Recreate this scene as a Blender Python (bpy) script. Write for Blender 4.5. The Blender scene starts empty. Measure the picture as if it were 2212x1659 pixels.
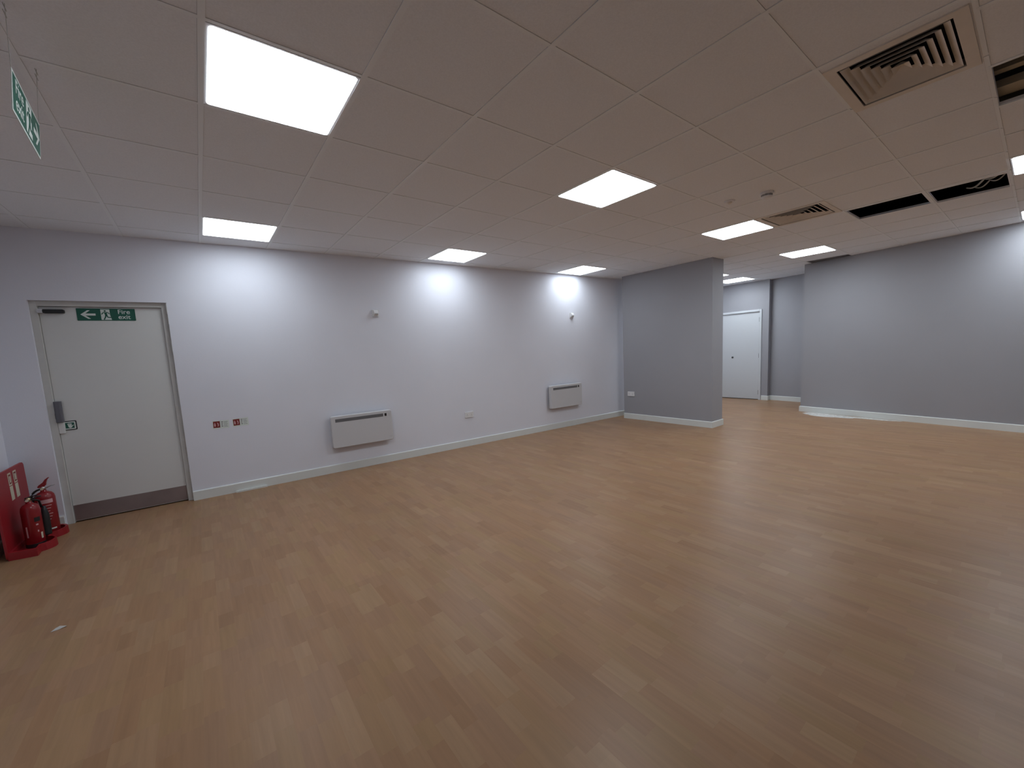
import bpy, bmesh, math, random
from mathutils import Vector, Matrix
random.seed(7)
SC = bpy.context.scene
C = SC.collection

# ------------------------------------------------------------------ room numbers (metres)
F_PX = 865.39; YAW = 0.6358950; PITCH = -0.1106195; ROLL = -0.0527269
CAM = Vector((-0.144181, -4.912086, 1.378847)); SHX, SHY = -28.19, 28.45
HC = 2.6595                                   # ceiling height
ANG = math.atan(-0.0451035); YW = 0.308237    # the long wall is slightly out of square with the ceiling grid
U = Vector((math.cos(ANG), math.sin(ANG), 0)); N = Vector((-math.sin(ANG), math.cos(ANG), 0)); OW = Vector((0, YW, 0))
def WP(s, off=0.0, z=0.0): return OW + U * s - N * off + Vector((0, 0, z))

# ------------------------------------------------------------------ materials
MATS = {}
def new_mat(name):
    m = bpy.data.materials.new(name); m.use_nodes = True
    return m, m.node_tree, m.node_tree.nodes['Principled BSDF']
def mat(name, col, rough=0.6, metal=0.0, spec=0.5, var=0.0, scale=3.0, bump=0.0, bscale=60.0, coat=0.0):
    if name in MATS: return MATS[name]
    m, nt, b = new_mat(name)
    b.inputs['Base Color'].default_value = (*col, 1); b.inputs['Roughness'].default_value = rough
    b.inputs['Metallic'].default_value = metal; b.inputs['Specular IOR Level'].default_value = spec
    b.inputs['Coat Weight'].default_value = coat
    tc = nt.nodes.new('ShaderNodeTexCoord')
    if var > 0:
        n = nt.nodes.new('ShaderNodeTexNoise'); n.inputs['Scale'].default_value = scale; n.inputs['Detail'].default_value = 4
        r = nt.nodes.new('ShaderNodeValToRGB')
        r.color_ramp.elements[0].position = .3; r.color_ramp.elements[1].position = .7
        r.color_ramp.elements[0].color = (*[c * (1 - var) for c in col], 1)
        r.color_ramp.elements[1].color = (*[min(1, c * (1 + var)) for c in col], 1)
        nt.links.new(tc.outputs['Object'], n.inputs['Vector']); nt.links.new(n.outputs['Fac'], r.inputs['Fac'])
        nt.links.new(r.outputs['Color'], b.inputs['Base Color'])
    if bump > 0:
        n2 = nt.nodes.new('ShaderNodeTexNoise'); n2.inputs['Scale'].default_value = bscale; n2.inputs['Detail'].default_value = 3
        bp = nt.nodes.new('ShaderNodeBump'); bp.inputs['Strength'].default_value = bump; bp.inputs['Distance'].default_value = .01
        nt.links.new(tc.outputs['Object'], n2.inputs['Vector']); nt.links.new(n2.outputs['Fac'], bp.inputs['Height'])
        nt.links.new(bp.outputs['Normal'], b.inputs['Normal'])
    MATS[name] = m; return m

M_WALL = mat('lavender_white_paint', (.78, .795, .87), .75, var=.02, scale=1.3, bump=.05, bscale=90)
M_GREY = mat('lavender_grey_paint', (.35, .352, .378), .7, var=.02, scale=1.1, bump=.05, bscale=90)
M_CEIL = mat('mineral_tile', (.84, .86, .89), .95, spec=.1, var=.035, scale=140, bump=.08, bscale=300)
M_TBAR = mat('white_t_bar', (.85, .88, .90), .6)
M_GAP = mat('painted_gap_shade', (.50, .50, .50), .9)  # grey colour standing in for the shade at the tile edges
M_BASE = mat('white_gloss_skirting', (.74, .77, .75), .35, var=.02)
M_DOOR = mat('white_door_paint', (.70, .71, .70), .5, var=.015, scale=2)
M_DOOR2 = mat('clean_white_door_paint', (.62, .645, .67), .45)
M_FRAME = mat('off_white_door_frame', (.60, .60, .58), .5, var=.05, scale=8)
M_PLAST = mat('white_plastic', (.78, .78, .79), .4)
M_HEAT = mat('heater_enamel', (.62, .62, .64), .45)
M_GRILLE = mat('grey_grille', (.13, .13, .14), .5)
M_BLACK = mat('black_plastic', (.012, .012, .014), .45)
M_DARK = mat('dark_void', (.03, .03, .04), .9)
M_STEEL = mat('brushed_steel_kick_plate', (.34, .30, .31), .42, metal=.75, var=.08, scale=5)
M_CHROME = mat('chrome', (.6, .6, .6), .25, metal=1)
M_GREYP = mat('grey_push_pad', (.13, .13, .15), .45)
M_GREEN = mat('safety_green', (.012, .105, .072), .5)
M_SIGNW = mat('sign_white', (.72, .78, .75), .45)
M_RED = mat('glossy_red_enamel', (.25, .008, .014), .3, coat=.2)
M_REDP = mat('red_moulded_plastic', (.31, .011, .018), .42)
M_DRED = mat('dark_red_print', (.20, .015, .012), .5)
M_CREAM = mat('cream_label', (.62, .58, .46), .6)
M_VENT = mat('beige_white_diffuser', (.74, .68, .60), .55, var=.08, scale=3)
M_SLAB = mat('plenum_slab', (.05, .05, .055), .95)
M_CABLE = mat('grey_cable', (.45, .45, .43), .5)
M_BRASS = mat('dull_brass', (.5, .42, .25), .35, metal=.9)
M_DUCT = mat('cream_painted_steel', (.45, .40, .30), .6)
M_DUST = mat('plaster_dust', (.62, .61, .58), .95, var=.2, scale=30, bump=.4, bscale=60)
M_PINK = mat('pale_pink_label', (.62, .36, .38), .6)
M_PAPER = mat('paper', (.6, .6, .58), .8)

def emis(name, col, st):
    m = bpy.data.materials.new(name); m.use_nodes = True; nt = m.node_tree
    b = nt.nodes['Principled BSDF']; b.inputs['Base Color'].default_value = (.8, .8, .8, 1)
    b.inputs['Emission Color'].default_value = (*col, 1)
    # prismatic diffuser: brightest straight down, weaker towards glancing directions
    g = nt.nodes.new('ShaderNodeNewGeometry'); d = nt.nodes.new('ShaderNodeVectorMath'); d.operation = 'DOT_PRODUCT'
    nt.links.new(g.outputs['Incoming'], d.inputs[0]); nt.links.new(g.outputs['Normal'], d.inputs[1])
    r_ = nt.nodes.new('ShaderNodeMapRange'); r_.interpolation_type = 'SMOOTHSTEP'
    r_.inputs['From Min'].default_value = .05; r_.inputs['From Max'].default_value = .75
    r_.inputs['To Min'].default_value = st * .80; r_.inputs['To Max'].default_value = st * 1.06
    nt.links.new(d.outputs['Value'], r_.inputs['Value']); nt.links.new(r_.outputs[0], b.inputs['Emission Strength'])
    return m
M_LED = emis('led_diffuser', (.89, .98, 1.06), 6.3)
M_LED_MID = emis('led_diffuser_middle', (.89, .98, 1.06), 4.9)
M_LED_DIM = emis('led_diffuser_dimmer', (.89, .98, 1.06), 3.2)

def floor_mat():
    m, nt, b = new_mat('beech_strip_laminate'); nd, lk = nt.nodes, nt.links
    tc = nd.new('ShaderNodeTexCoord'); sep = nd.new('ShaderNodeSeparateXYZ'); lk.new(tc.outputs['Object'], sep.inputs[0])
    def ma(op, a, v=None, c=None):
        n = nd.new('ShaderNodeMath'); n.operation = op
        for i, x in enumerate((a, v, c)):
            if x is None: continue
            if isinstance(x, (int, float)): n.inputs[i].default_value = x
            else: lk.new(x, n.inputs[i])
        return n.outputs[0]
    def wn(a, bb):
        cmb = nd.new('ShaderNodeCombineXYZ'); lk.new(a, cmb.inputs[0])
        if isinstance(bb, (int, float)): cmb.inputs[1].default_value = bb
        else: lk.new(bb, cmb.inputs[1])
        w = nd.new('ShaderNodeTexWhiteNoise'); w.noise_dimensions = '3D'; lk.new(cmb.outputs[0], w.inputs['Vector']); return w
    u = ma('DIVIDE', sep.outputs[0], .070); row = ma('FLOOR', u)
    off = wn(row, 3.7).outputs['Value']
    v = ma('ADD', ma('DIVIDE', sep.outputs[1], .42), ma('MULTIPLY', off, 7.3)); col = ma('FLOOR', v)
    # lengths vary: a second cut inside each piece
    fr = ma('FRACT', v); cut = ma('ADD', ma('MULTIPLY', wn(row, col).outputs['Value'], .5), .25)
    col2 = ma('ADD', ma('MULTIPLY', col, 2.0), ma('GREATER_THAN', fr, cut))
    w = wn(row, col2)
    ramp = nd.new('ShaderNodeValToRGB'); e = ramp.color_ramp.elements
    pal = [(0, (.295, .168, .096)), (.18, (.335, .192, .106)), (.36, (.322, .192, .118)), (.55, (.350, .204, .118)), (.74, (.335, .207, .108)), (.88, (.360, .220, .130)), (1, (.370, .236, .136))]
    mean = (.378, .207, .100); pal = [(p, tuple(m_ + (c_ - m_) * .78 for c_, m_ in zip(c, mean))) for p, c in pal]
    e[0].position = 0; e[0].color = (*pal[0][1], 1); e[1].position = 1; e[1].color = (*pal[-1][1], 1)
    for p, c in pal[1:-1]:
        x = e.new(p); x.color = (*c, 1)
    lk.new(w.outputs['Value'], ramp.inputs['Fac'])
    # long grain along the strips
    mp = nd.new('ShaderNodeMapping'); mp.inputs['Scale'].default_value = (42, 2.2, 1)
    lk.new(tc.outputs['Object'], mp.inputs['Vector'])
    ad = nd.new('ShaderNodeVectorMath'); ad.operation = 'ADD'
    sc = nd.new('ShaderNodeVectorMath'); sc.operation = 'SCALE'; sc.inputs['Scale'].default_value = 40; lk.new(w.outputs['Color'], sc.inputs[0])
    lk.new(mp.outputs[0], ad.inputs[0]); lk.new(sc.outputs[0], ad.inputs[1])
    gr = nd.new('ShaderNodeTexNoise'); gr.inputs['Scale'].default_value = 1; gr.inputs['Detail'].default_value = 5; gr.inputs['Roughness'].default_value = .6
    lk.new(ad.outputs[0], gr.inputs['Vector'])
    mr = nd.new('ShaderNodeMapRange'); mr.inputs['From Min'].default_value = .3; mr.inputs['From Max'].default_value = .7
    mr.inputs['To Min'].default_value = .90; mr.inputs['To Max'].default_value = 1.07; lk.new(gr.outputs['Fac'], mr.inputs['Value'])
    # broad uneven tone over whole boards (three strips wide)
    b3 = wn(ma('FLOOR', ma('DIVIDE', u, 3.0)), ma('FLOOR', ma('ADD', ma('DIVIDE', sep.outputs[1], 1.28), ma('MULTIPLY', wn(ma('FLOOR', ma('DIVIDE', u, 3.0)), 9.1).outputs['Value'], 5.0)))).outputs['Value']
    tone = ma('ADD', ma('MULTIPLY', b3, .10), .95)
    mul = nd.new('ShaderNodeMix'); mul.data_type = 'RGBA'; mul.blend_type = 'MULTIPLY'; mul.inputs['Factor'].default_value = 1
    lk.new(ramp.outputs['Color'], mul.inputs['A'])
    cmb = nd.new('ShaderNodeCombineXYZ'); g = ma('MULTIPLY', mr.outputs[0], tone)
    for i in range(3): lk.new(g, cmb.inputs[i])
    lk.new(cmb.outputs[0], mul.inputs['B']); lk.new(mul.outputs['Result'], b.inputs['Base Color'])
    b.inputs['Roughness'].default_value = .35; b.inputs['Specular IOR Level'].default_value = .2
    return m
M_FLOOR = floor_mat()

# ------------------------------------------------------------------ mesh helpers
def box(bm, x0, x1, y0, y1, z0, z1, M=None):
    vs = [bm.verts.new((x, y, z)) for z in (z0, z1) for x, y in ((x0, y0), (x1, y0), (x1, y1), (x0, y1))]
    for f in ((3, 2, 1, 0), (4, 5, 6, 7), (0, 1, 5, 4), (1, 2, 6, 5), (2, 3, 7, 6), (3, 0, 4, 7)):
        bm.faces.new([vs[i] for i in f])
    if M: bmesh.ops.transform(bm, matrix=M, verts=vs)
    return vs
def prism(bm, pts, a0, a1, axis='z', M=None):
    """closed outline pts extruded from a0 to a1 along axis ('z': pts are xy; 'y': pts are xz; 'x': pts are yz)"""
    mk = {'z': lambda p, a: (p[0], p[1], a), 'y': lambda p, a: (p[0], a, p[1]), 'x': lambda p, a: (a, p[0], p[1])}[axis]
    A = [bm.verts.new(mk(p, a0)) for p in pts]; B = [bm.verts.new(mk(p, a1)) for p in pts]
    n = len(pts); fs = [bm.faces.new(A), bm.faces.new(B[::-1])]
    for i in range(n): fs.append(bm.faces.new((A[i], B[i], B[(i + 1) % n], A[(i + 1) % n])))
    bmesh.ops.recalc_face_normals(bm, faces=fs)
    if M: bmesh.ops.transform(bm, matrix=M, verts=A + B)
    return A + B
def rrect(x0, x1, y0, y1, r, n=4):
    out = []
    for cx, cy, a in ((x1 - r, y1 - r, 0), (x0 + r, y1 - r, 90), (x0 + r, y0 + r, 180), (x1 - r, y0 + r, 270)):
        for k in range(n + 1):
            t = math.radians(a + 90 * k / n); out.append((cx + r * math.cos(t), cy + r * math.sin(t)))
    return out
def lathe(bm, prof, n=28, M=None):
    rings = []
    for r, z in prof:
        if r < 1e-5: rings.append([bm.verts.new((0, 0, z))])
        else: rings.append([bm.verts.new((r * math.cos(2 * math.pi * k / n), r * math.sin(2 * math.pi * k / n), z)) for k in range(n)])
    for a, b in zip(rings, rings[1:]):
        for k in range(n):
            q = [a[k % len(a)], a[(k + 1) % len(a)], b[(k + 1) % len(b)], b[k % len(b)]]
            u = []
            for v in q:
                if v not in u: u.append(v)
            if len(u) > 2: bm.faces.new(u)
    vs = [v for r in rings for v in r]
    if M: bmesh.ops.transform(bm, matrix=M, verts=vs)
    return vs
def tube(bm, pts, r, n=8):
    pts = [Vector(p) for p in pts]; rings = []
    for i, p in enumerate(pts):
        d = (pts[min(i + 1, len(pts) - 1)] - pts[max(i - 1, 0)]).normalized()
        a = d.cross(Vector((0, 0, 1)) if abs(d.z) < .9 else Vector((1, 0, 0))).normalized(); b = d.cross(a)
        rings.append([bm.verts.new(p + (a * math.cos(2 * math.pi * k / n) + b * math.sin(2 * math.pi * k / n)) * r) for k in range(n)])
    for x, y in zip(rings, rings[1:]):
        for k in range(n): bm.faces.new((x[k], x[(k + 1) % n], y[(k + 1) % n], y[k]))
    bm.faces.new(rings[0]); bm.faces.new(rings[-1][::-1])
def obj(name, bm, m, parent=None, bevel=0.0, smooth=False, seg=2):
    bmesh.ops.recalc_face_normals(bm, faces=bm.faces[:])
    me = bpy.data.meshes.new(name); bm.to_mesh(me); bm.free()
    for x in (m if isinstance(m, (list, tuple)) else [m]): me.materials.append(x)
    if smooth:
        for p in me.polygons: p.use_smooth = True
    o = bpy.data.objects.new(name, me); C.objects.link(o)
    if parent is not None: o.parent = parent
    if bevel > 0:
        md = o.modifiers.new('bevel', 'BEVEL'); md.width = bevel; md.segments = seg; md.limit_method = 'ANGLE'; md.angle_limit = math.radians(50)
    return o
def BM(): return bmesh.new()
def text_obj(name, body, size, m, parent, loc, rot, depth=.0006, bold=.0, sx=1.0):
    cu = bpy.data.curves.new(name, 'FONT'); cu.body = body; cu.size = size; cu.extrude = depth; cu.offset = bold
    cu.align_x = 'CENTER'; cu.align_y = 'CENTER'; cu.space_line = .82
    t = bpy.data.objects.new(name + '_t', cu); C.objects.link(t)
    me = bpy.data.meshes.new_from_object(t.evaluated_get(bpy.context.evaluated_depsgraph_get()))
    bpy.data.objects.remove(t); bpy.data.curves.remove(cu)
    me.name = name; me.materials.clear(); me.materials.append(m)
    o = bpy.data.objects.new(name, me); C.objects.link(o); o.parent = parent; o.location = loc; o.rotation_euler = rot; o.scale = (sx, 1, 1)
    return o
def tag(o, label, cat, group=None):
    o['label'] = label; o['category'] = cat
    if group: o['group'] = group
    return o
def thing(name, label, cat, loc=(0, 0, 0), rz=0, group=None):
    o = bpy.data.objects.new(name, None); C.objects.link(o); o.empty_display_size = .1
    o.location = loc; o.rotation_euler = (0, 0, rz); return tag(o, label, cat, group)
def struct(o, label=None, cat=None):
    o['kind'] = 'structure'
    if label: o['label'] = label; o['category'] = cat
    return o
def wall_run(name, pts, m, label, z0=0.0, z1=HC, th=.12, side=1):
    """wall along the polyline pts with its inner face on pts; body grows to the left (side=1) of the direction"""
    bm = BM()
    P = [Vector((p[0], p[1])) for p in pts]; off = []
    for i in range(len(P)):
        ns = []
        if i > 0: d = (P[i] - P[i - 1]).normalized(); ns.append(Vector((-d.y, d.x)))
        if i < len(P) - 1: d = (P[i + 1] - P[i]).normalized(); ns.append(Vector((-d.y, d.x)))
        n = sum(ns, Vector((0, 0))); n = n / (n.dot(ns[0]))
        off.append(P[i] + n * th * side)
    prism(bm, [tuple(p) for p in P] + [tuple(p) for p in off[::-1]], z0, z1)
    return struct(obj(name, bm, m), label, 'wall' if 'wall' in name else 'skirting board')
def skirting(name, pts, label, side=-1, h=.1, th=.016, z0=0.0, ends=None):
    """skirting with a thin chamfered top along a polyline, growing into the room"""
    bm = BM(); P = [Vector((p[0], p[1])) for p in pts]; off = []
    for i in range(len(P)):
        ns = []
        if i > 0: d = (P[i] - P[i - 1]).normalized(); ns.append(Vector((-d.y, d.x)))
        if i < len(P) - 1: d = (P[i + 1] - P[i]).normalized(); ns.append(Vector((-d.y, d.x)))
        n = sum(ns, Vector((0, 0))); n = n / (n.dot(ns[0])); off.append(n * side)
    prof = [(-.002, z0), (th, z0), (th, h - .007), (th - .006, h), (-.002, h)]
    rings = [[bm.verts.new((*(p + n * a), z)) for a, z in prof] for p, n in zip(P, off)]
    for a, b in zip(rings, rings[1:]):
        for k in range(5): bm.faces.new((a[k], a[(k + 1) % 5], b[(k + 1) % 5], b[k]))
    bm.faces.new(rings[0]); bm.faces.new(rings[-1][::-1])
    return struct(obj(name, bm, M_BASE), label, 'skirting board')

# ------------------------------------------------------------------ camera
def setup_camera():
    cy, sy = math.cos(YAW), math.sin(YAW)
    fwd = Vector((sy * math.cos(PITCH), cy * math.cos(PITCH), math.sin(PITCH)))
    r = Vector((cy, -sy, 0)); u = r.cross(fwd)
    c, s = math.cos(ROLL), math.sin(ROLL)
    R_, U_ = r * c + u * s, r * -s + u * c
    cd = bpy.data.cameras.new('camera'); co = bpy.data.objects.new('camera', cd); C.objects.link(co)
    co.matrix_world = Matrix(((R_.x, U_.x, -fwd.x, CAM.x), (R_.y, U_.y, -fwd.y, CAM.y), (R_.z, U_.z, -fwd.z, CAM.z), (0, 0, 0, 1)))
    cd.sensor_fit = 'HORIZONTAL'; cd.sensor_width = 36; cd.lens = F_PX / 2212 * 36
    cd.shift_x = -SHX / 2212; cd.shift_y = SHY / 2212; cd.clip_start = .05
    SC.camera = co
setup_camera()

# ------------------------------------------------------------------ plan of the walls
DS0, DS1, DZ = -1.283, -.340, 2.047            # fire door opening along the long wall
XL = -1.56
A0 = WP((XL + .01) / math.cos(ANG)); A1 = WP(10.6)
RW0 = Vector((8.74, -2.31)); RD = Vector((-.47, -2.49)).normalized(); RW1 = RW0 + RD * 6.9
RN = Vector((-RD.y, RD.x)) * 1                # pointing away from the room (+x side)
YB = -8.8
bm = BM()      # long wall, with the door opening
Mw = Matrix.Translation(OW) @ Matrix.Rotation(ANG, 4, 'Z')
sL = -1.57
for (a, b, z0, z1) in ((sL - .12, DS0, 0, HC), (DS1, 10.7, 0, HC), (DS0, DS1, DZ, HC)):
    box(bm, a, b, 0, .15, z0, z1, Mw)
struct(obj('wall_back', bm, M_WALL), 'long lavender-white wall carrying the fire door and both heaters', 'wall')
wall_run('wall_left', [(XL, YW + .2), (XL, YB)], M_WALL, 'lavender-white side wall behind the red extinguisher stand', side=-1)
wall_run('wall_right', [tuple(RW0 + RN * 1.6), tuple(RW0), tuple(RW1)], M_GREY, 'large lavender-grey wall at the right, dusty at its near corner', side=1)
bm = BM(); box(bm, XL - .12, RW1.x + .3, YB - .12, YB, 0, HC); struct(obj('wall_near', bm, M_WALL), 'lavender-white wall behind the camera', 'wall')
YD = -1.315
Bp = Vector((10.115, YD)); Cp = Bp + RD * 1.5
D2Y0, D2Y1 = -1.145, -.175     # back door leaf
bm = BM()
for (y0, y1, z0, z1) in ((YD, D2Y0 - .0, 0, HC), (D2Y1, .0, 0, HC), (D2Y0, D2Y1, 2.0, HC)):
    box(bm, 10.0, 10.12, y0, y1, z0, z1)
struct(obj('wall_alcove', bm, M_GREY), 'narrow lavender-grey wall around the far white door', 'wall')
wall_run('wall_far', [(10.116, YD), tuple(Cp)], M_GREY, 'lavender-grey wall between the far door and the large right wall', side=1)
bm = BM(); box(bm, 6.33, 6.68, -1.84, -.19, 0, HC)
struct(obj('wall_pillar', bm, M_GREY), 'thick lavender-grey pillar wall standing out near the long wall', 'wall')

bm = BM(); box(bm, XL - .3, 11.2, YB - .3, .9, -.1, 0); struct(obj('floor', bm, M_FLOOR), 'beech-look strip laminate floor', 'floor')

# skirtings
s_end = 7.6
skirting('baseboard_back', [tuple(WP(DS1)[:2]), tuple(WP(10.3)[:2])], 'white skirting along the long wall, right of the fire door')
skirting('baseboard_corner', [tuple(WP(sL + .02)[:2]), tuple(WP(DS0 - .004)[:2])], 'short white skirting between the left corner and the fire door')
skirting('baseboard_left', [(XL, YB), (XL, .33)], 'white skirting on the left side wall')
skirting('baseboard_right', [tuple(RW0 + RN * .02), tuple(RW0), tuple(RW1)], 'long white skirting of the large right wall')
skirting('baseboard_pillar', [(6.33, -.19), (6.33, -1.84), (6.68, -1.84), (6.68, -.19)], 'white skirting wrapped around the pillar')
skirting('baseboard_alcove', [(10.0, D2Y0 - .045), (10.0, YD), (10.11, YD), tuple(Bp + RD * .02), tuple(Cp)], 'white skirting right of the far door')

# ------------------------------------------------------------------ ceiling
YBR = -4.68
rowsA = [.6, 0, -.6, -1.2, -1.8, -2.4, -3.0, -3.6, -4.185, YBR]
colsA = [-2.4 + .6 * i for i in range(23)]
rowsB = [YBR - .6 * i for i in range(8)]
colsB = [-2.434 + .621 * i for i in range(22)]
def xB(i): return colsB[i + 4]
lights = []   # (x0,x1,y0,y1)
def cellA(i, j): return (.6 * i, .6 * i + .6, rowsA[j + 2], rowsA[j + 1])
def cellB(i, j): return (xB(i), xB(i + 1), rowsB[j + 1], rowsB[j])
LIGHTS = [(cellA(0, 4), 'largest glowing square LED ceiling panel, nearest the camera'),
          (cellA(0, 0), 'glowing LED ceiling panel close to the long wall, right of the fire door'),
          (cellA(4, 4), 'glowing LED ceiling panel in the middle of the ceiling'),
          (cellA(4, 0), 'glowing LED ceiling panel close to the long wall, between the two heaters'),
          (cellA(8, 0), 'small glowing LED ceiling panel close to the long wall, nearest the pillar'),
          (cellA(8, 4), 'glowing LED ceiling panel touching the smaller louvred vent'),
          (cellA(12, 4), 'glowing LED ceiling panel beside the dark slot grille at the right wall'),
          (cellA(15, 1), 'far glowing LED ceiling panel in front of the far white door behind the pillar'),
          (cellA(13, 1), 'sliver of glowing LED ceiling panel mostly hidden behind the pillar'),
          (cellB(8, 0), 'glowing LED panel cut by the right edge, beside the open ceiling tiles'),
          (cellB(12, 0), 'small glowing LED panel cut by the right edge, above the large grey wall')]
VENT1 = (2.46, 3.07, -4.665, -4.195); VENT2 = (4.8, 5.4, -3.6, -3.0); SLOT = (8.42, 8.72, -2.98, -2.42)
OPENS = [(5.462, 6.0, -4.165, -3.615), (5.50, 6.06, -4.662, -4.205), (3.17, 3.76, -5.28, -4.69)]
holes = [l[0] for l in LIGHTS] + [VENT1, VENT2, SLOT] + OPENS
def build_ceiling():
    xs = sorted({-1.8, 11.2} | {round(v, 4) for h in holes for v in h[:2]}); ys = sorted({round(YB - .3, 4), .9} | {round(v, 4) for h in holes for v in h[2:]})
    bm = BM(); V = {}
    def v(x, y, z):
        k = (round(x, 4), round(y, 4), z)
        if k not in V: V[k] = bm.verts.new((x, y, z))
        return V[k]
    def solid(i, j):
        if i < 0 or j < 0 or i >= len(xs) - 1 or j >= len(ys) - 1: return False
        cx, cy = (xs[i] + xs[i + 1]) / 2, (ys[j] + ys[j + 1]) / 2
        return not any(h[0] < cx < h[1] and h[2] < cy < h[3] for h in holes)
    z0, z1 = HC, HC + .018
    for i in range(len(xs) - 1):
        for j in range(len(ys) - 1):
            if not solid(i, j): continue
            a, b, c, d = xs[i], xs[i + 1], ys[j], ys[j + 1]
            bm.faces.new((v(a, c, z0), v(a, d, z0), v(b, d, z0), v(b, c, z0)))
            bm.faces.new((v(a, c, z1), v(b, c, z1), v(b, d, z1), v(a, d, z1)))
            for (ii, jj, p, q) in ((i - 1, j, (a, c), (a, d)), (i + 1, j, (b, c), (b, d)), (i, j - 1, (a, c), (b, c)), (i, j + 1, (a, d), (b, d))):
                if not solid(ii, jj): bm.faces.new((v(*p, z0), v(*q, z0), v(*q, z1), v(*p, z1)))
    nf = len(bm.faces)
    # T-bars: wide main runners across the room, thin cross tees along it
    def skip(x, y): return any(h[0] - .005 < x < h[1] + .005 and h[2] - .005 < y < h[3] + .005 for h in (VENT1, VENT2))
    def inner(x, y): return any(h[0] + .03 < x < h[1] - .03 and h[2] + .03 < y < h[3] - .03 for h in holes)
    d = .0035
    for cols, rows in ((colsA, rowsA), (colsB, rowsB)):
        for x in cols:
            for ya, yb in zip(rows, rows[1:]):
                m = (ya + yb) / 2
                if skip(x, m) or inner(x, m) or not -1.5 < x < 10.3 or (x > 8.9 and m < -2.5): continue
                box(bm, x - .012, x + .012, yb, ya, z0 - d, z0 + .001)
        for y in (rows if rows is rowsA else rows[1:]):
            for xa, xb in zip(cols, cols[1:]):
                m = (xa + xb) / 2
                if skip(m, y) or inner(m, y) or m < -1.5 or (m > 8.9 and y < -2.5): continue
                box(bm, xa + .012, xb - .012, y - .0085, y + .0085, z0 - d * .7, z0 + .001)
    for f in list(bm.faces)[nf:]: f.material_index = 1
    nf = len(bm.faces)
    for cols, rows in ((colsA, rowsA), (colsB, rowsB)):      # thin grey strips painted as the shadow line along each tile edge
        for x in cols:
            for ya, yb in zip(rows, rows[1:]):
                m = (ya + yb) / 2
                if skip(x, m) or inner(x, m) or not -1.5 < x < 10.3 or (x > 8.9 and m < -2.5): continue
                for s in (-1, 1):
                    a, b = sorted((x + s * .0118, x + s * .0131)); box(bm, a, b, yb, ya, z0 - .0004, z0 + .001)
        for y in (rows if rows is rowsA else rows[1:]):
            for xa, xb in zip(cols, cols[1:]):
                m = (xa + xb) / 2
                if skip(m, y) or inner(m, y) or m < -1.5 or (m > 8.9 and y < -2.5): continue
                for s in (-1, 1):
                    a, b = sorted((y + s * .0083, y + s * .0094)); box(bm, xa + .014, xb - .014, a, b, z0 - .0004, z0 + .001)
    for f in list(bm.faces)[nf:]: f.material_index = 2
    struct(obj('ceiling', bm, [M_CEIL, M_TBAR, M_GAP]), 'suspended ceiling of off-white square mineral tiles', 'ceiling')
    bm = BM(); box(bm, -1.8, 11.2, YB - .3, .9, 3.25, 3.35)
    for (a, b, c, e) in ((-1.9, -1.8, YB - .3, .9), (11.2, 11.3, YB - .3, .9), (-1.8, 11.2, .9, 1.0), (-1.8, 11.2, YB - .4, YB - .3)):
        box(bm, a, b, c, e, HC, 3.35)
    struct(obj('ceiling_slab', bm, M_SLAB), 'dark void above the missing ceiling tiles', 'ceiling void')
build_ceiling()

# ------------------------------------------------------------------ lights (the LED panels)
def light_panel(cell, label, led=M_LED):
    x0, x1, y0, y1 = cell; cx, cy = (x0 + x1) / 2, (y0 + y1) / 2; hx, hy = (x1 - x0) / 2, (y1 - y0) / 2
    t = thing('ceiling_light', label, 'ceiling light', (cx, cy, HC), 0, 'square LED ceiling panels')
    bm = BM(); fx, fy = hx - .012, hy - .012; g = .014
    for a, b, c, d in ((-fx, fx, -fy, -fy + g), (-fx, fx, fy - g, fy), (-fx, -fx + g, -fy + g, fy - g), (fx - g, fx, -fy + g, fy - g)): box(bm, a, b, c, d, -.003, .02)
    box(bm, -hx + .001, hx - .001, -hy + .001, hy - .001, .0205, .028)
    obj('frame', bm, M_PLAST, t)
    bm = BM(); prism(bm, rrect(-fx + .010, fx - .010, -fy + .010, fy - .010, .015), -.0045, .006)
    obj('diffuser', bm, led, t)
for c_, l_ in LIGHTS: light_panel(c_, l_, (M_LED_MID if c_[0] > 7.5 else M_LED_DIM) if c_[3] > -.7 else M_LED)

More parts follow.
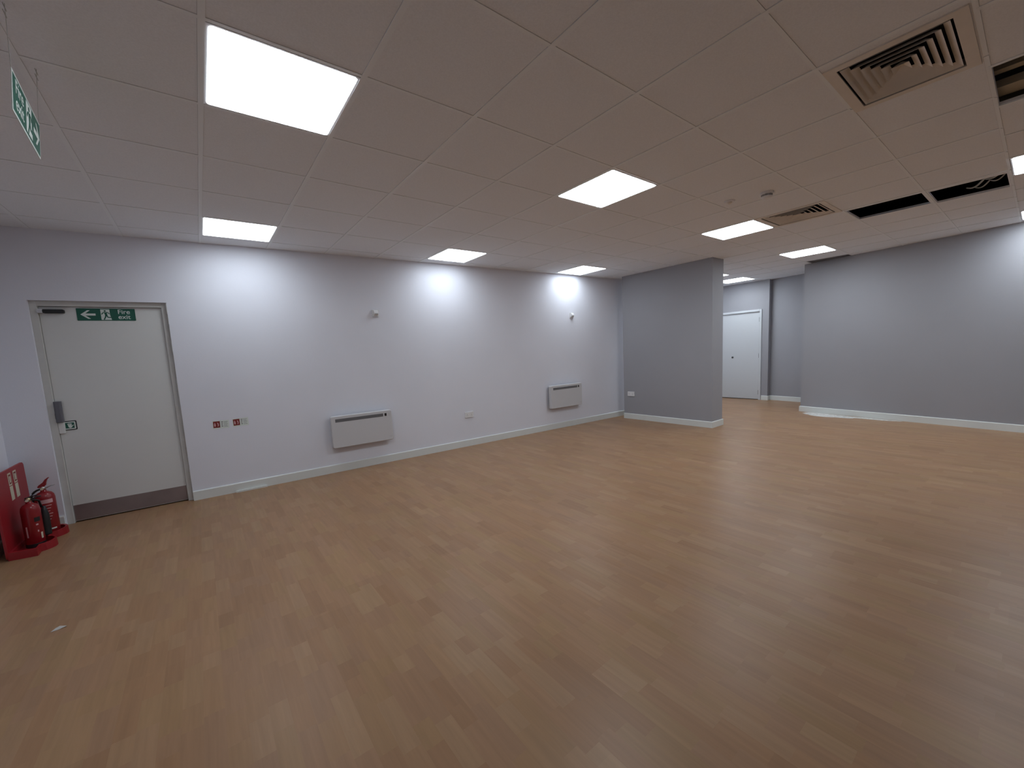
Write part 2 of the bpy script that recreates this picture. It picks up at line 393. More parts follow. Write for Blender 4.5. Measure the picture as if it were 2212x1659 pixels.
# ------------------------------------------------------------------ ceiling vents
def vent(rect, label, group='square louvred ceiling vents'):
    x0, x1, y0, y1 = rect; cx, cy = (x0 + x1) / 2, (y0 + y1) / 2; hx, hy = (x1 - x0) / 2, (y1 - y0) / 2
    t = thing('ceiling_vent', label, 'air vent', (cx, cy, HC), 0, group)
    ox, oy = hx - .045, hy - .045
    def ring(bm, a0, b0, z0, a1, b1, z1, th=.0015):
        for dz in (0, th):
            A = [bm.verts.new((sx * a0, sy * b0, z0 + dz)) for sx, sy in ((-1, -1), (1, -1), (1, 1), (-1, 1))]
            B = [bm.verts.new((sx * a1, sy * b1, z1 + dz)) for sx, sy in ((-1, -1), (1, -1), (1, 1), (-1, 1))]
            for k in range(4): bm.faces.new((A[k], A[(k + 1) % 4], B[(k + 1) % 4], B[k]))
            if dz == 0: A0_, B0_ = A, B
        for X, Y in ((A0_, A), (B0_, B)):
            for k in range(4): bm.faces.new((X[k], X[(k + 1) % 4], Y[(k + 1) % 4], Y[k]))
    bm = BM()
    for a, b, c, d in ((-hx, hx, -hy, -oy), (-hx, hx, oy, hy), (-hx, -ox, -oy, oy), (ox, hx, -oy, oy)): box(bm, a, b, c, d, -.006, .0)
    ring(bm, ox, oy, -.006, ox + .03, oy + .03, .045)
    obj('frame', bm, M_VENT, t)
    n = 6
    for k in range(n):
        f0 = 1 - (k + .30) / (n + .35); bm = BM(); wx, wy = ox / n * .55, oy / n * .8
        a0, b0 = ox * f0, oy * f0
        ring(bm, a0, b0, -.004, a0 - wx, b0 - wy, .017)
        if k == n - 1: box(bm, wx - a0, a0 - wx, wy - b0, b0 - wy, .017, .019)
        obj('louvre', bm, M_VENT, t)
    bm = BM()
    for a, b, c, d in ((-ox - .035, -ox - .031, -oy - .031, oy + .031), (ox + .031, ox + .035, -oy - .031, oy + .031), (-ox - .035, ox + .035, -oy - .035, -oy - .031), (-ox - .035, ox + .035, oy + .031, oy + .035)): box(bm, a, b, c, d, .02, .2)
    box(bm, -ox - .035, ox + .035, -oy - .035, oy + .035, .2, .205)
    obj('plenum_box', bm, M_DARK, t)
vent(VENT1, 'large square louvred vent with nested blades, near the top right of the ceiling')
vent(VENT2, 'smaller far louvred vent next to a glowing panel and the smoke detector')
def slot():
    x0, x1, y0, y1 = SLOT; t = thing('ceiling_slot_grille', 'dark narrow slot grille in the ceiling against the large grey wall', 'air vent', ((x0 + x1) / 2, (y0 + y1) / 2, HC))
    hx, hy = (x1 - x0) / 2, (y1 - y0) / 2
    bm = BM()
    for a, b, c, d in ((-hx, hx, -hy, -hy + .012), (-hx, hx, hy - .012, hy), (-hx, -hx + .012, -hy, hy), (hx - .012, hx, -hy, hy)): box(bm, a, b, c, d, .0, .025)
    obj('frame', bm, M_GRILLE, t)
    for x in (-.03, .06):
        bm = BM(); box(bm, -.02, .02, -hy + .012, hy - .012, 0, .003, Matrix.Translation((x, 0, .012)) @ Matrix.Rotation(math.radians(35), 4, 'Y')); obj('blade', bm, M_GRILLE, t)
    bm = BM(); box(bm, -hx - .02, hx + .02, -hy - .02, hy + .02, .12, .125); obj('backing', bm, M_DARK, t)
slot()

# ------------------------------------------------------------------ cables and steel in the ceiling void
def cable(pts, r, label):
    bm = BM(); P_ = []
    for i in range(len(pts) - 1):
        a, b = Vector(pts[i]), Vector(pts[i + 1])
        for k in range(8):
            t = k / 8; q = a.lerp(b, t); q.z -= .03 * math.sin(math.pi * t); P_.append(q)
    P_.append(Vector(pts[-1])); tube(bm, P_, r); tag(obj('cable', bm, M_CABLE, smooth=True), label, 'cable', 'loose cables above the open tiles')
cable([(6.03, -4.40, HC + .075), (5.80, -4.52, HC + .07), (5.62, -4.645, HC + .075), (5.60, -4.655, HC + .3)], .008, 'upper pale cable crossing the right-hand open tile')
cable([(6.04, -4.45, HC + .065), (5.88, -4.55, HC + .065), (5.78, -4.645, HC + .07), (5.76, -4.655, HC + .3)], .006, 'lower pale cable crossing the right-hand open tile')
def void_steel():
    t = thing('steel_channel', 'cream steel channel seen through the open tile at the right edge', 'steel channel', (3.6, -5.2, HC))
    bm = BM(); box(bm, -.10, -.04, -.7, .62, .10, .13); obj('flange', bm, M_DUCT, t)
    bm = BM(); box(bm, .02, .17, -.7, .62, .05, .09); obj('web', bm, M_DUCT, t)
void_steel()

# ------------------------------------------------------------------ smoke detector and small sensor dome
t = thing('smoke_detector', 'round white smoke detector on the ceiling beside the smaller vent', 'smoke detector', (4.03, -3.395, HC))
bm = BM(); lathe(bm, [(0, 0), (.052, 0), (.052, -.012), (.046, -.02), (0, -.02)], M=None); obj('base', bm, M_PLAST, t, smooth=False)
bm = BM()
for k in range(12):
    a = 2 * math.pi * k / 12; box(bm, -.0035, .0035, -.003, .003, -.036, -.019, Matrix.Rotation(a, 4, 'Z') @ Matrix.Translation((.040, 0, 0)))
lathe(bm, [(0, -.019), (.036, -.019), (.036, -.036), (0, -.036)]); obj('chamber', bm, mat('mid_grey', (.4, .4, .41), .6), t)
bm = BM(); lathe(bm, [(0, -.036), (.045, -.036), (.043, -.043), (.03, -.052), (0, -.054)]); obj('cap', bm, M_PLAST, t)
t = thing('ceiling_sensor', 'flat white sensor dome on the ceiling, left of the smoke detector', 'motion sensor', (3.95, -3.12, HC))
bm = BM(); lathe(bm, [(0, 0), (.045, 0), (.045, -.006), (.038, -.012), (0, -.012)]); obj('base', bm, M_PLAST, t)
bm = BM(); lathe(bm, [(0, -.011), (.022, -.011), (.018, -.02), (.008, -.026), (0, -.027)]); obj('lens', bm, M_VENT, t, smooth=True)

# ------------------------------------------------------------------ pictograms
ARROW_L = [(-.5, 0), (-.02, .46), (.16, .46), (-.17, .11), (.5, .11), (.5, -.11), (-.17, -.11), (.16, -.46), (-.02, -.46)]
def pictogram(parent, m_white, m_green, w, h, y, flip=1):
    """white doorway with the running man, centred on x=0"""
    bm = BM(); prism(bm, [(-w * .5, -h * .5), (-w * .5, h * .5), (w * .38, h * .5), (w * .38, -h * .02), (w * .5, -h * .5)], y - .0006, y, 'y'); a = obj('doorway', bm, m_white, parent)
    bm = BM()
    lathe(bm, [(0, -.0004), (h * .075, -.0004), (h * .075, .0004), (0, .0004)], 14, Matrix.Translation((-w * .08, y - .0012, h * .34)) @ Matrix.Rotation(math.pi / 2, 4, 'X'))
    def limb(pts, r):
        for (p, q) in zip(pts, pts[1:]):
            p, q = Vector(p), Vector(q); d = (q - p).normalized(); n = Vector((-d.y, d.x)) * r
            prism(bm, [tuple(p + n), tuple(p - n - d * r * .3), tuple(q - n), tuple(q + n + d * r * .3)], y - .0016, y - .0008, 'y')
    k = flip
    limb([(-.05 * w * k, .20 * h), (.02 * w * k, -.08 * h)], h * .085)
    limb([(-.10 * w * k, .21 * h), (-.30 * w * k, .16 * h), (-.42 * w * k, .02 * h)], h * .035)
    limb([(.02 * w * k, .22 * h), (.22 * w * k, .17 * h), (.34 * w * k, .06 * h)], h * .035)
    limb([(.03 * w * k, -.06 * h), (.14 * w * k, -.25 * h), (.44 * w * k, -.28 * h)], h * .045)
    limb([(-.02 * w * k, -.06 * h), (-.10 * w * k, -.26 * h), (-.24 * w * k, -.47 * h)], h * .045)
    b = obj('running_figure', bm, m_green, parent); return a, b

# ------------------------------------------------------------------ fire door
door = thing('door_1', 'flush white fire door with a metal kick plate, in the long wall', 'door', OW + U * ((DS0 + DS1) / 2), ANG)
door['kind'] = 'structure'
hw = (DS1 - DS0) / 2; fr = .047; R0 = .030
bm = BM()
for a, b, z0, z1 in ((-hw, -hw + fr, 0, DZ), (hw - fr, hw, 0, DZ), (-hw + fr, hw - fr, DZ - fr, DZ)): box(bm, a, b, R0, .149, z0, z1)
obj('door_frame', bm, M_FRAME, door, bevel=.002)
bm = BM()      # ragged filler where plaster meets the lining
for s in (1,):
    z = 0.02
    while z < DZ - .05:
        hgt = random.uniform(.02, .12); d = random.uniform(.002, .006); x = s * hw
        box(bm, min(x, x - s * d), max(x, x - s * d), .0, R0 + .001, z, z + hgt); z += hgt + random.uniform(0, .05)
obj('filler', bm, M_FRAME, door)
LY = R0 + .022
bm = BM(); box(bm, -hw + fr + .002, hw - fr - .002, LY, LY + .044, .012, DZ - fr - .003); leaf = obj('leaf', bm, M_DOOR, door, bevel=.001)
bm = BM(); box(bm, -hw + fr + .004, hw - fr - .004, LY - .0016, LY - .0002, .016, .165); obj('kick_plate', bm, M_STEEL, leaf)
bm = BM(); box(bm, -hw + fr, hw - fr, LY + .03, .15, 0, .012); obj('under_leaf_dark', bm, M_BLACK, door)  # black strip painted as the dark gap under the leaf
# closer
cl = None
bm = BM(); prism(bm, rrect(-hw + fr + .03, -hw + fr + .165, 1.938, 1.972, .010), LY - .032, LY - .0003, 'y'); cl = obj('door_closer', bm, M_BLACK, leaf)
bm = BM(); box(bm, -hw + fr - .004, -hw + fr + .032, LY - .03, LY - .004, 1.940, 1.975); obj('closer_bracket', bm, M_CHROME, cl)
# push pad
px = -1.205 - (DS0 + DS1) / 2
bm = BM(); prism(bm, [(px - .034, LY - .0003), (px - .034, LY - .030), (px - .024, LY - .042), (px + .006, LY - .042), (px + .014, LY - .030), (px + .014, LY - .0003)], .955, 1.148)
pad = obj('push_pad', bm, M_GREYP, leaf, bevel=.004)
bm = BM(); box(bm, px - .0355, px - .033, LY - .030, LY - .010, .99, 1.04); obj('latch_slot', bm, M_BLACK, pad)
bm = BM(); box(bm, px - .030, px + .010, LY - .020, LY - .0003, .85, .955); obj('lower_housing', bm, M_DOOR, pad, bevel=.004)

# outside dark behind the door
# hand sign
hs = thing('hand_sign', 'small green sign with a white hand beside the push pad on the fire door', 'sign', OW + U * -1.163 - N * (-LY + .0022) + Vector((0, 0, .918)), ANG)
bm = BM(); prism(bm, rrect(-.046, .046, -.043, .043, .008), -.0015, .0018, 'y'); obj('backing', bm, M_BLACK, hs)
bm = BM(); prism(bm, rrect(-.0385, .0385, -.0355, .0355, .006), -.0022, -.0016, 'y'); obj('border', bm, M_SIGNW, hs)
bm = BM(); prism(bm, rrect(-.029, .029, -.026, .026, .002), -.0029, -.0023, 'y'); obj('panel', bm, M_GREEN, hs)
bm = BM()
palm = [(-.012, -.002), (-.009, -.016), (0, -.024), (.010, -.020), (.016, -.010), (.026, .000), (.024, .004), (.012, -.002), (.010, .004), (-.011, .004)]
prism(bm, palm, -.0036, -.003, 'y')
for (x, l, a) in ((-.0095, .017, 14), (-.0035, .021, 4), (.0028, .020, -6), (.0085, .016, -15)):
    prism(bm, rrect(-.0026, .0026, 0, l, .0024), -.0036, -.003, 'y', Matrix.Translation((x, 0, .002)) @ Matrix.Rotation(math.radians(-a) * -1, 4, 'Y').inverted())
obj('hand_symbol', bm, M_SIGNW, hs)

# fire exit sign on the leaf
W_, H_ = .407, .112
fs = thing('fire_exit_sign', 'green Fire exit sign with left arrow, stuck at the top of the fire door', 'sign', OW + U * -.795 - N * (-LY + .0018) + Vector((0, 0, 1.931)), ANG)
bm = BM(); prism(bm, rrect(-W_ / 2, W_ / 2, -H_ / 2, H_ / 2, .004), -.0010, .0014, 'y'); obj('panel', bm, M_GREEN, fs)
bm = BM(); prism(bm, [(p[0] * .102 - .128, p[1] * .085) for p in ARROW_L], -.0018, -.0012, 'y'); obj('arrow', bm, M_SIGNW, fs)
hld = thing('pictogram', '', '', (-.005, 0, 0)); del hld['label'], hld['category']; hld.parent = fs
pictogram(hld, M_SIGNW, M_GREEN, .072, .098, -.0012)
text_obj('lettering', 'Fire\nexit', .058, M_SIGNW, fs, (.122, -.0014, .001), (math.pi / 2, 0, 0), .0004, .0004)

# hanging fire exit sign
HT = Matrix.Translation((-.584, -2.462, 2.400)) @ Matrix.Rotation(1.621, 4, 'Z') @ Matrix.Rotation(.043, 4, 'Y') @ Matrix.Rotation(.088, 4, 'X')
hg = thing('hanging_exit_sign', 'green Fire exit sign hanging on wires from the ceiling at top left', 'sign'); hg.matrix_world = HT
bm = BM(); box(bm, -.2, .2, -.0015, .0015, -.075, .075); obj('panel', bm, M_SIGNW, hg)
bm = BM(); box(bm, -.191, .191, -.0024, -.0017, -.066, .066); gp = obj('green_field', bm, M_GREEN, hg)
bm = BM(); prism(bm, [(-p[0] * .092 + .132, p[1] * .096) for p in ARROW_L], -.0032, -.0026, 'y'); obj('arrow', bm, M_SIGNW, hg)
h2 = bpy.data.objects.new('pictogram', None); C.objects.link(h2); h2.parent = hg; h2.location = (.02, 0, 0); h2.scale = (1, 1, 1)
pictogram(h2, M_SIGNW, M_GREEN, .088, .118, -.0026)
text_obj('lettering', 'Fire\nexit', .070, M_SIGNW, hg, (-.112, -.0030, .001), (math.pi / 2, 0, 0), .0004, .0005)
HTi = HT.inverted()
for lx, hk in ((-.195, (-.545, -2.72, HC - .002)), (.195, (-.555, -2.337, HC - .002))):
    bm = BM(); top = HTi @ Vector(hk); tube(bm, [Vector((lx, 0, .07)), top], .0009, 6); obj('wire', bm, M_CABLE, hg)
    bm = BM()
    for k in range(2):
        c0 = top + Vector((0, 0, -.012 - .022 * k)); pts = [c0 + Vector((.011 * math.cos(a / 12 * 2 * math.pi) * (1 if k else .9), .004 * math.sin(a / 6 * math.pi), .011 * math.sin(a / 12 * 2 * math.pi))) for a in range(13)]
        tube(bm, pts, .0012, 6)
    obj('hook', bm, M_CABLE, hg, smooth=True)

# ------------------------------------------------------------------ wall stickers
def sticker(s, z, rot, label, w=.148, h=.088):
    t = thing('extinguisher_sticker', label, 'sticker', OW + U * s - N * .0008 + Vector((0, 0, z)), ANG, 'two small safety stickers on the long wall')
    t.rotation_euler = (0, rot, ANG)
    bm = BM(); box(bm, -w / 2, w / 2, -.0006, .0006, -h / 2, h / 2); obj('backing', bm, M_CREAM if False else M_SIGNW, t)
    bm = BM(); box(bm, -w / 2 + .006, -w / 2 + .066, -.0012, -.0007, -h / 2 + .012, h / 2 - .007); r = obj('red_symbol', bm, M_DRED, t)
    bm = BM(); x = -w / 2
    prism(bm, rrect(x + .013, x + .028, -.018, .012, .005), -.0018, -.0013, 'y'); box(bm, x + .017, x + .024, -.0018, -.0013, .012, .022)
    prism(bm, [(x + .040, .024), (x + .052, .018), (x + .056, -.002), (x + .052, -.018), (x + .042, -.020), (x + .046, -.004)], -.0018, -.0013, 'y')
    obj('white_icon', bm, M_PINK, r)
    bm = BM()
    for k, wd in enumerate((.016, .014, .012, .015)): box(bm, .004, .004 + wd, -.0012, -.0007, .024 - k * .016, .031 - k * .016)
    for k in range(5): box(bm, .026, .062 - .006 * (k % 2), -.0012, -.0007, .026 - k * .013, .029 - k * .013)
    obj('print', bm, M_GRILLE, t)
sticker(-.024, .768, math.radians(1.5), 'left of two small red and white safety stickers beside the fire door')
sticker(.155, .770, math.radians(-1), 'right of two small red and white safety stickers beside the fire door')

# ------------------------------------------------------------------ heaters
def heater(s0, s1, z0, z1, label):
    w, h = s1 - s0, z1 - z0
    t = thing('panel_heater', label, 'heater', OW + U * ((s0 + s1) / 2) + Vector((0, 0, z0)), ANG, 'white electric panel heaters')
    bm = BM(); box(bm, -w / 2 + .035, w / 2 - .035, -.055, -.001, .03, h - .02); obj('rear_housing', bm, M_GRILLE, t)
    # front casing: rounded outline with soft edge
    bm = BM()
    rings = [rrect(-w / 2, w / 2, 0, h, .022, 6), rrect(-w / 2, w / 2, 0, h, .022, 6), rrect(-w / 2 + .006, w / 2 - .006, .006, h - .006, .018, 6)]
    L = [[bm.verts.new((p[0], y, p[1])) for p in r] for r, y in zip(rings, (-.045, -.098, -.105))]
    n = len(L[0]); bm.faces.new(L[0]); bm.faces.new(L[2][::-1])
    for a, b in zip(L, L[1:]):
        for k in range(n): bm.faces.new((a[k], b[k], b[(k + 1) % n], a[(k + 1) % n]))
    obj('casing', bm, M_HEAT, t)
    gx0, gx1, gz0, gz1 = -w / 2 + .05, w / 2 - .115, h - .075, h - .036
    bm = BM(); box(bm, gx0, gx1, -.1058, -.1046, gz0, gz1)
    g = obj('grille', bm, M_GRILLE, t)
    bm = BM()
    for k in range(4):
        zz = gz0 + .004 + k * .0095; box(bm, gx0 + .003, gx1 - .003, -.1066, -.1056, zz, zz + .004)
    obj('grille_slats', bm, mat('slat_grey', (.19, .19, .20), .5), g)
    bm = BM(); prism(bm, rrect(w / 2 - .098, w / 2 - .070, h - .073, h - .037, .003), -.1062, -.1046, 'y'); obj('display', bm, M_BLACK, t)
    bm = BM()
    for k in range(3): box(bm, w / 2 - .05, w / 2 - .022, -.1056, -.1046, h - .045 - k * .012, h - .043 - k * .012)
    obj('control_marks', bm, mat('mid_grey', (.4, .4, .41), .6), t)
    bm = BM()
    for k in range(6): box(bm, w / 2 - .052 + k * .006, w / 2 - .0485 + k * .006, -.1056, -.1046, .045, .050)
    obj('badge', bm, mat('mid_grey', (.4, .4, .41), .6), t)
heater(1.062, 1.818, .318, .712, 'larger white panel heater on the long wall, nearer the fire door')
heater(4.592, 5.327, .375, .768, 'far white panel heater on the long wall, nearer the pillar')

# ------------------------------------------------------------------ sockets
def socket(label, loc, rz):
    t = thing('double_socket', label, 'socket', loc, rz, 'white double wall sockets')
    bm = BM(); prism(bm, rrect(-.073, .073, -.043, .043, .006), -.013, -.0005, 'y'); obj('plate', bm, M_PLAST, t, bevel=.002)
    for s in (-1, 1):
        bm = BM(); prism(bm, rrect(s * .014 - .007, s * .014 + .007, .014, .032, .002), -.016, -.0131, 'y'); obj('rocker_switch', bm, M_PLAST, t)
        bm = BM(); x = s * .036
        box(bm, x - .003, x + .003, -.0134, -.0129, .0, .009); box(bm, x - .013, x - .006, -.0134, -.0129, -.016, -.012); box(bm, x + .006, x + .013, -.0134, -.0129, -.016, -.012)
        obj('pin_holes', bm, M_GRILLE, t)
socket('white double socket on the long wall between the two heaters', OW + U * 3.033 - N * 0 + Vector((0, 0, .475)), ANG)
socket('white double socket low on the grey pillar wall', Vector((6.33, -.352, .475)), -math.pi / 2)

# ------------------------------------------------------------------ wall sensors
def wall_sensor(s, z, label):
    t = thing('wall_sensor', label, 'motion sensor', OW + U * s + Vector((0, 0, z)), ANG, 'small white wall sensors')
    bm = BM(); prism(bm, rrect(-.042, .042, -.045, .045, .008), -.014, -.0005, 'y'); obj('back_plate', bm, M_PLAST, t)
    bm = BM(); prism(bm, [(0, .040), (0, -.034), (-.018, -.034), (-.040, -.022), (-.050, -.006), (-.046, .008), (-.030, .026), (-.016, .040)], -.027, .027, 'x', Matrix.Diagonal((1, .75, .9, 1))); b = obj('head', bm, M_PLAST, t, bevel=.003)
    b.location = (0, -.012, 0)
    bm = BM(); box(bm, -.018, .018, -.0505, -.044, -.018, -.006); obj('lens', bm, mat('mid_grey', (.4, .4, .41), .6), t)
wall_sensor(1.745, 1.965, 'white sensor box high on the long wall above the larger heater')
wall_sensor(5.225, 1.968, 'white sensor box high on the long wall above the far heater')

# ------------------------------------------------------------------ far door
d2 = thing('door_2', 'plain white door with three steel hinges behind the pillar', 'door', (10.0, (D2Y0 + D2Y1) / 2, 0), -math.pi / 2); d2['kind'] = 'structure'
w2 = (D2Y1 - D2Y0) / 2
bm = BM()      # local x runs towards -y, local -y faces the room
for a, b, z0, z1 in ((-w2 - .035, -w2 + .012, 0, 2.035), (w2 - .012, w2 + .035, 0, 2.035), (-w2 + .012, w2 - .012, 1.988, 2.035)): box(bm, a, b, -.020, .0, z0, z1)
obj('architrave', bm, M_DOOR2, d2, bevel=.005)
bm = BM(); box(bm, -w2 + .002, w2 - .002, .012, .052, .014, 1.995); lf = obj('leaf', bm, M_DOOR2, d2)
for z in (1.81, 1.005, .17):
    bm = BM(); box(bm, w2 - .022, w2 - .008, -.003, .0118, z - .05, z + .05); obj('hinge', bm, M_BLACK, lf)
bm = BM(); lathe(bm, [(0, 0), (.024, 0), (.024, .006), (.016, .010), (0, .010)], 20, Matrix.Translation((w2 - .578, .012, .975)) @ Matrix.Rotation(math.pi / 2, 4, 'X')); lk_ = obj('lock', bm, M_GRILLE, lf)
bm = BM(); lathe(bm, [(0, 0), (.011, 0), (.010, .004), (0, .004)], 12, Matrix.Translation((w2 - .578, .0018, .975)) @ Matrix.Rotation(math.pi / 2, 4, 'X')); obj('lock_barrel', bm, M_BLACK, lk_)
bm = BM(); box(bm, -w2, w2, .03, .12, -.001, .014); obj('under_leaf_dark', bm, M_BLACK, d2)  # black fill giving the gap below this leaf its shade
bm = BM(); box(bm, -w2, w2, .056, .12, .014, 2.0); obj('backing', bm, M_BLACK, d2)

# ------------------------------------------------------------------ extinguishers and stand
ST = thing('extinguisher_stand', 'red moulded stand with tall back board, holding both extinguishers in the left corner', 'stand', (-1.462, 0, 0))
bm = BM()
bp = rrect(-.325, .322, .0, .655, .035, 5)
prism(bm, bp, -.012, .006, 'x'); Ml = Matrix.Rotation(math.radians(-.4), 4, 'Y')
bmesh.ops.transform(bm, matrix=Ml, verts=bm.verts[:]); bb = obj('back_board', bm, M_REDP, ST, bevel=.004)
def lobes(grow):
    out = []
    ys, yn = .305 + grow, -.325 - grow
    pts = [(0, yn), (.16, yn - .03)]
    for (cy, r0) in ((-.165, .105), (.150, .112)):
        for k in range(9):
            a = math.radians(-72 + 144 * k / 8); pts.append((.125 + (r0 + grow) * math.cos(a), cy + (r0 + grow) * math.sin(a)))
    pts += [(.16, ys), (0, ys)]; return pts
outer = lobes(0); inner_ = [(max(.02, x * .94), y * .95) for x, y in outer]
bm = BM(); n = len(outer)
A = [bm.verts.new((x, y, .0)) for x, y in outer]; B = [bm.verts.new((x * .985, y * .99, .060)) for x, y in outer]
D = [bm.verts.new((x * .985, y * .985, .060)) for x, y in inner_]; E_ = [bm.verts.new((x, y, .022)) for x, y in inner_]
bm.faces.new(A)
for X, Y in ((A, B), (B, D), (D, E_)):
    for k in range(n): bm.faces.new((X[k], X[(k + 1) % n], Y[(k + 1) % n], Y[k]))
bm.faces.new(E_[::-1]); obj('base_tray', bm, M_REDP, ST, bevel=.003)
for (y, w) in ((-.030, .062), (.085, .066)):
    bm = BM(); box(bm, .0062, .0075, y - w / 2, y + w / 2, .525, .625, Ml); lb = obj('label_plate', bm, M_CREAM, bb)
    bm = BM(); box(bm, .0076, .0082, y - w / 2 + .012, y + w / 2 - .010, .537, .613, Ml); obj('label_print', bm, M_DRED, lb)
    bm = BM(); box(bm, .0083, .0088, y - w / 2 + .020, y + w / 2 - .020, .548, .60, Ml); obj('label_icon', bm, M_CREAM, lb)
    bm = BM(); box(bm, .0062, .0075, y - w / 2, y + w / 2, .405, .518, Ml); obj('label_plate', bm, M_CREAM, bb)

def extinguisher(label, loc, rz, r, hs_, co2):
    t = thing('fire_extinguisher', label, 'fire extinguisher', loc, rz, 'red fire extinguishers in the stand')
    bm = BM(); lathe(bm, [(0, 0), (r * .9, 0), (r, .008), (r, hs_ - .055), (r * .93, hs_ - .030), (r * .74, hs_ - .012), (r * .42, hs_), (.018, hs_ + .004), (.018, hs_ + .016), (0, hs_ + .016)], 32)
    cyl = obj('cylinder', bm, M_RED, t, smooth=True)
    bm = BM(); lathe(bm, [(r * 1.02, .0), (r * 1.02, .028), (r * .98, .030)], 32); obj('foot_ring', bm, M_BLACK if co2 else M_REDP, t)
    z = hs_ + .014
    bm = BM(); lathe(bm, [(0, z), (.016, z), (.016, z + .022), (.010, z + .034), (0, z + .034)], 16); v_ = obj('valve', bm, M_BRASS if co2 else M_CHROME, t, smooth=True)
    bm = BM(); tube(bm, [(0, 0, z + .016), (0, -.034, z + .016)], .006); lathe(bm, [(0, 0), (.0095, 0), (.0095, .006), (0, .006)], 16, Matrix.Translation((0, -.032, z + .016)) @ Matrix.Rotation(math.pi / 2, 4, 'X')); obj('gauge', bm, M_CREAM, v_)
    def lever(pts, wd, m, nm):
        bm = BM(); prism(bm, pts, -wd, wd, 'y'); obj(nm, bm, m, t, bevel=.0015)
    lever([(-.020, z + .022), (.016, z + .020), (.050, z + .034), (.070, z + .034), (.070, z + .027), (.050, z + .026), (.016, z + .010), (-.020, z + .012)], .009, M_CHROME if not co2 else M_BLACK, 'carry_handle')
    if not co2:
        lever([(-.030, z + .034), (-.022, z + .046), (.004, z + .066), (.020, z + .090), (.038, z + .104), (.046, z + .100), (.034, z + .088), (.026, z + .066), (.022, z + .042), (.006, z + .026), (-.026, z + .024)], .011, M_RED, 'squeeze_lever')
        bm = BM()      # hose from the valve down the side
        pts = [(-.012, -.008, z + .012)]
        for k in range(10):
            a = k / 9 * math.pi; pts.append((-.020 - .036 * math.sin(a) - .030 * k / 9, -.010, z + .012 - .045 * (1 - math.cos(a)) / 2 * 1.6 - .03 * k / 9))
        pts += [(-r - .011, -.012, .30), (-r - .011, -.012, .12)]
        tube(bm, pts, .008); obj('hose', bm, M_BLACK, t, smooth=True)
        def wrap(nm, a0, a1, z0, z1, m, off=.0006, par=t):
            bm = BM(); k = 14; R_ = r + off
            g = [[bm.verts.new((R_ * math.cos(a0 + (a1 - a0) * i / k), R_ * math.sin(a0 + (a1 - a0) * i / k), zz)) for i in range(k + 1)] for zz in (z0, z1)]
            for i in range(k): bm.faces.new((g[0][i], g[0][i + 1], g[1][i + 1], g[1][i]))
            return obj(nm, bm, m, par)
        fa = math.radians(-78)
        wrap('label_band', fa - .75, fa + .75, .285, .318, M_PINK)
        for q in range(6):
            wrap('label_text', fa - .62 + .05 * (q % 2), fa + .55 - .12 * (q % 3), .262 - q * .024, .268 - q * .024, M_PINK)
        wrap('label_band', fa - .7, fa + .7, .055, .066, M_SIGNW)
    else:
        def wrap(nm, a0, a1, z0, z1, m, off=.0006):
            bm = BM(); k = 14; R_ = r + off
            g = [[bm.verts.new((R_ * math.cos(a0 + (a1 - a0) * i / k), R_ * math.sin(a0 + (a1 - a0) * i / k), zz)) for i in range(k + 1)] for zz in (z0, z1)]
            for i in range(k): bm.faces.new((g[0][i], g[0][i + 1], g[1][i + 1], g[1][i]))
            return obj(nm, bm, m, t)
        fa = math.radians(-62)
        wrap('label_black', fa - .05, fa + .62, .205, .240, M_BLACK)
        wrap('label_print', fa + .05, fa + .30, .175, .187, M_PINK); wrap('label_print', fa + .12, fa + .26, .120, .135, M_PINK)
        wrap('label_strip', fa - 1.05, fa - .85, .085, .175, M_PINK)
        wrap('label_corner', fa + .42, fa + .68, .060, .110, M_CREAM)
        lever([(-.018, z + .034), (.020, z + .042), (.050, z + .046), (.050, z + .040), (.020, z + .034), (-.018, z + .026)], .008, M_BLACK, 'squeeze_lever')
        bm = BM()      # black discharge horn clipped at the side
        lathe(bm, [(0, 0), (.034, .0), (.033, .01), (.031, .09), (.027, .17), (.018, .205), (.009, .24), (0, .24)], 20, Matrix.Translation((.045, .074, .055)) @ Matrix.Rotation(math.radians(3), 4, 'Y')); hn = obj('horn', bm, M_BLACK, t, smooth=True)
        bm = BM(); tube(bm, [(.045, .074, .29), (.040, .060, .35), (.020, .028, z + .004), (.004, .004, z + .010)], .008); obj('hose', bm, M_BLACK, hn, smooth=True)
extinguisher('far extinguisher in the red stand, with pale printed label and raised red lever', (-1.325, .112, .024), 0, .062, .378, False)
extinguisher('near extinguisher in the red stand, with a black horn at its side', (-1.355, -.140, .024), 0, .055, .352, True)

# ------------------------------------------------------------------ loose bits on the floor
t = WP(.185, .027)
bm = BM(); prism(bm, [(-.150, -.010), (.150, -.010), (.150, .004), (.132, .010), (-.132, .010), (-.150, .006)], 0, .018); o = obj('trim_offcut', bm, M_BASE); o.location = t; o.rotation_euler = (0, 0, ANG)
tag(o, 'thin white trim offcut lying against the skirting near the fire door', 'trim offcut')
t = WP(5.14, .023)
bm = BM(); prism(bm, [(-.07, -.006), (.10, -.002), (.10, .006), (-.05, .006)], 0, .012); o = obj('trim_sliver', bm, M_BASE); o.location = t; o.rotation_euler = (0, 0, ANG)
tag(o, 'short white sliver at the foot of the skirting below the far heater', 'trim offcut')
bm = BM(); vs = [bm.verts.new(p) for p in ((-.030, -.012, .002), (.004, .006, .014), (.030, .004, .004), (.012, .022, .002), (-.012, .004, .010), (.0, -.006, .001))]
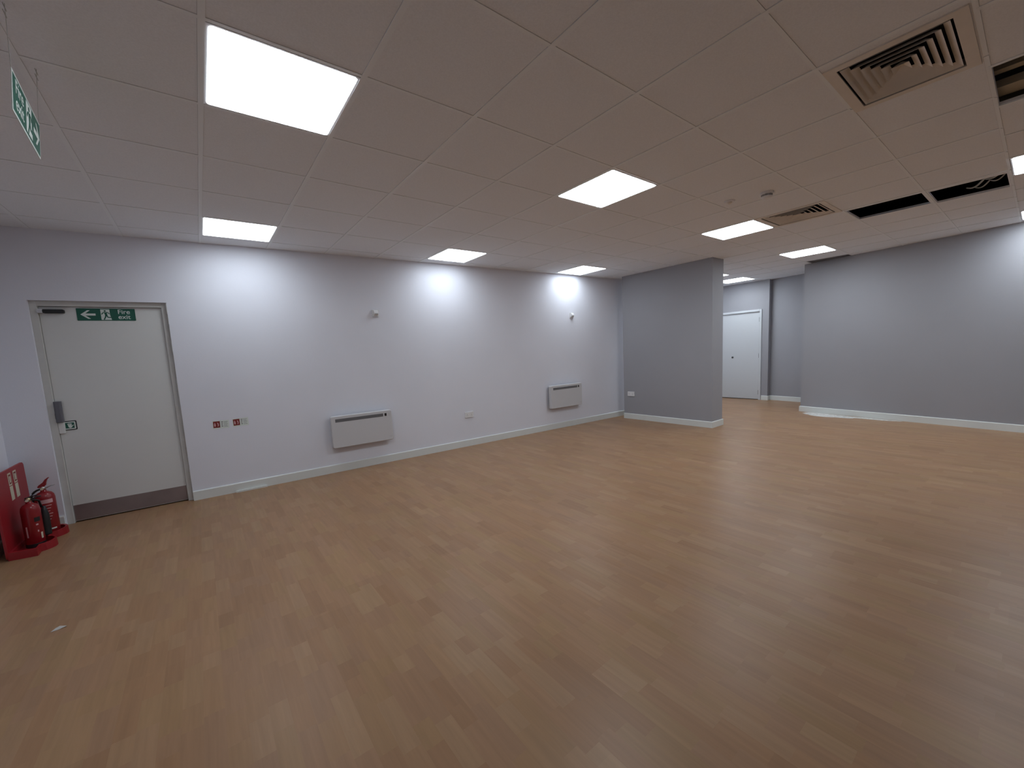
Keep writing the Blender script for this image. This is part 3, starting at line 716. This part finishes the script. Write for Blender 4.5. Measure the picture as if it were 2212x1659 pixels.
for f in ((0, 5, 1), (0, 1, 4), (5, 2, 1), (1, 2, 3), (1, 3, 4)): bm.faces.new([vs[i] for i in f])
o = obj('paper_scrap', bm, M_PAPER); o.location = (-.915, -1.785, .0); md = o.modifiers.new('s', 'SOLIDIFY'); md.thickness = .0008
tag(o, 'tiny crumpled pale scrap on the floor at the lower left', 'paper scrap')
def dust():
    bm = BM(); rnd = random.Random(3)
    def heap(cx, cy, ang, l, w, h):
        n = 22; m = 5; c = bm.verts.new((cx, cy, h)); prev = None
        rings = []
        for j in range(1, m + 1):
            t = j / m; ring = []
            for k in range(n):
                a = 2 * math.pi * k / n; rr = t * (1 + .22 * math.sin(3 * a + cx * 9) + .12 * rnd.uniform(-1, 1))
                x, y = rr * l * math.cos(a), rr * w * math.sin(a)
                ring.append(bm.verts.new((cx + x * math.cos(ang) - y * math.sin(ang), cy + x * math.sin(ang) + y * math.cos(ang), max(.0006, h * (1 - t) * rnd.uniform(.7, 1.1)))))
            rings.append(ring)
        for k in range(n): bm.faces.new((c, rings[0][k], rings[0][(k + 1) % n]))
        for a, b in zip(rings, rings[1:]):
            for k in range(n): bm.faces.new((a[k], b[k], b[(k + 1) % n], a[(k + 1) % n]))
    an = math.atan2(RD.y, RD.x)
    q = RW0 + RD * .62 - RN * .115; heap(q.x, q.y, an, .56, .085, .012)
    q = RW0 + RD * .50 - RN * .235; heap(q.x, q.y, an, .36, .10, .005)
    q = RW0 + RD * 1.15 - RN * .075; heap(q.x, q.y, an, .26, .05, .008)
    o = obj('plaster_dust', bm, M_DUST, smooth=True); o['kind'] = 'stuff'
    tag(o, 'patch of pale plaster dust on the floor at the corner of the large grey wall', 'dust')
dust()

# ------------------------------------------------------------------ world and view
w = bpy.data.worlds.new('world'); SC.world = w; w.use_nodes = True
w.node_tree.nodes['Background'].inputs['Color'].default_value = (.02, .02, .022, 1)
w.node_tree.nodes['Background'].inputs['Strength'].default_value = 1
SC.view_settings.view_transform = 'Standard'; SC.view_settings.look = 'None'
SC.view_settings.gamma = 1; SC.view_settings.use_curve_mapping = False
SC.view_settings.exposure = 1.45
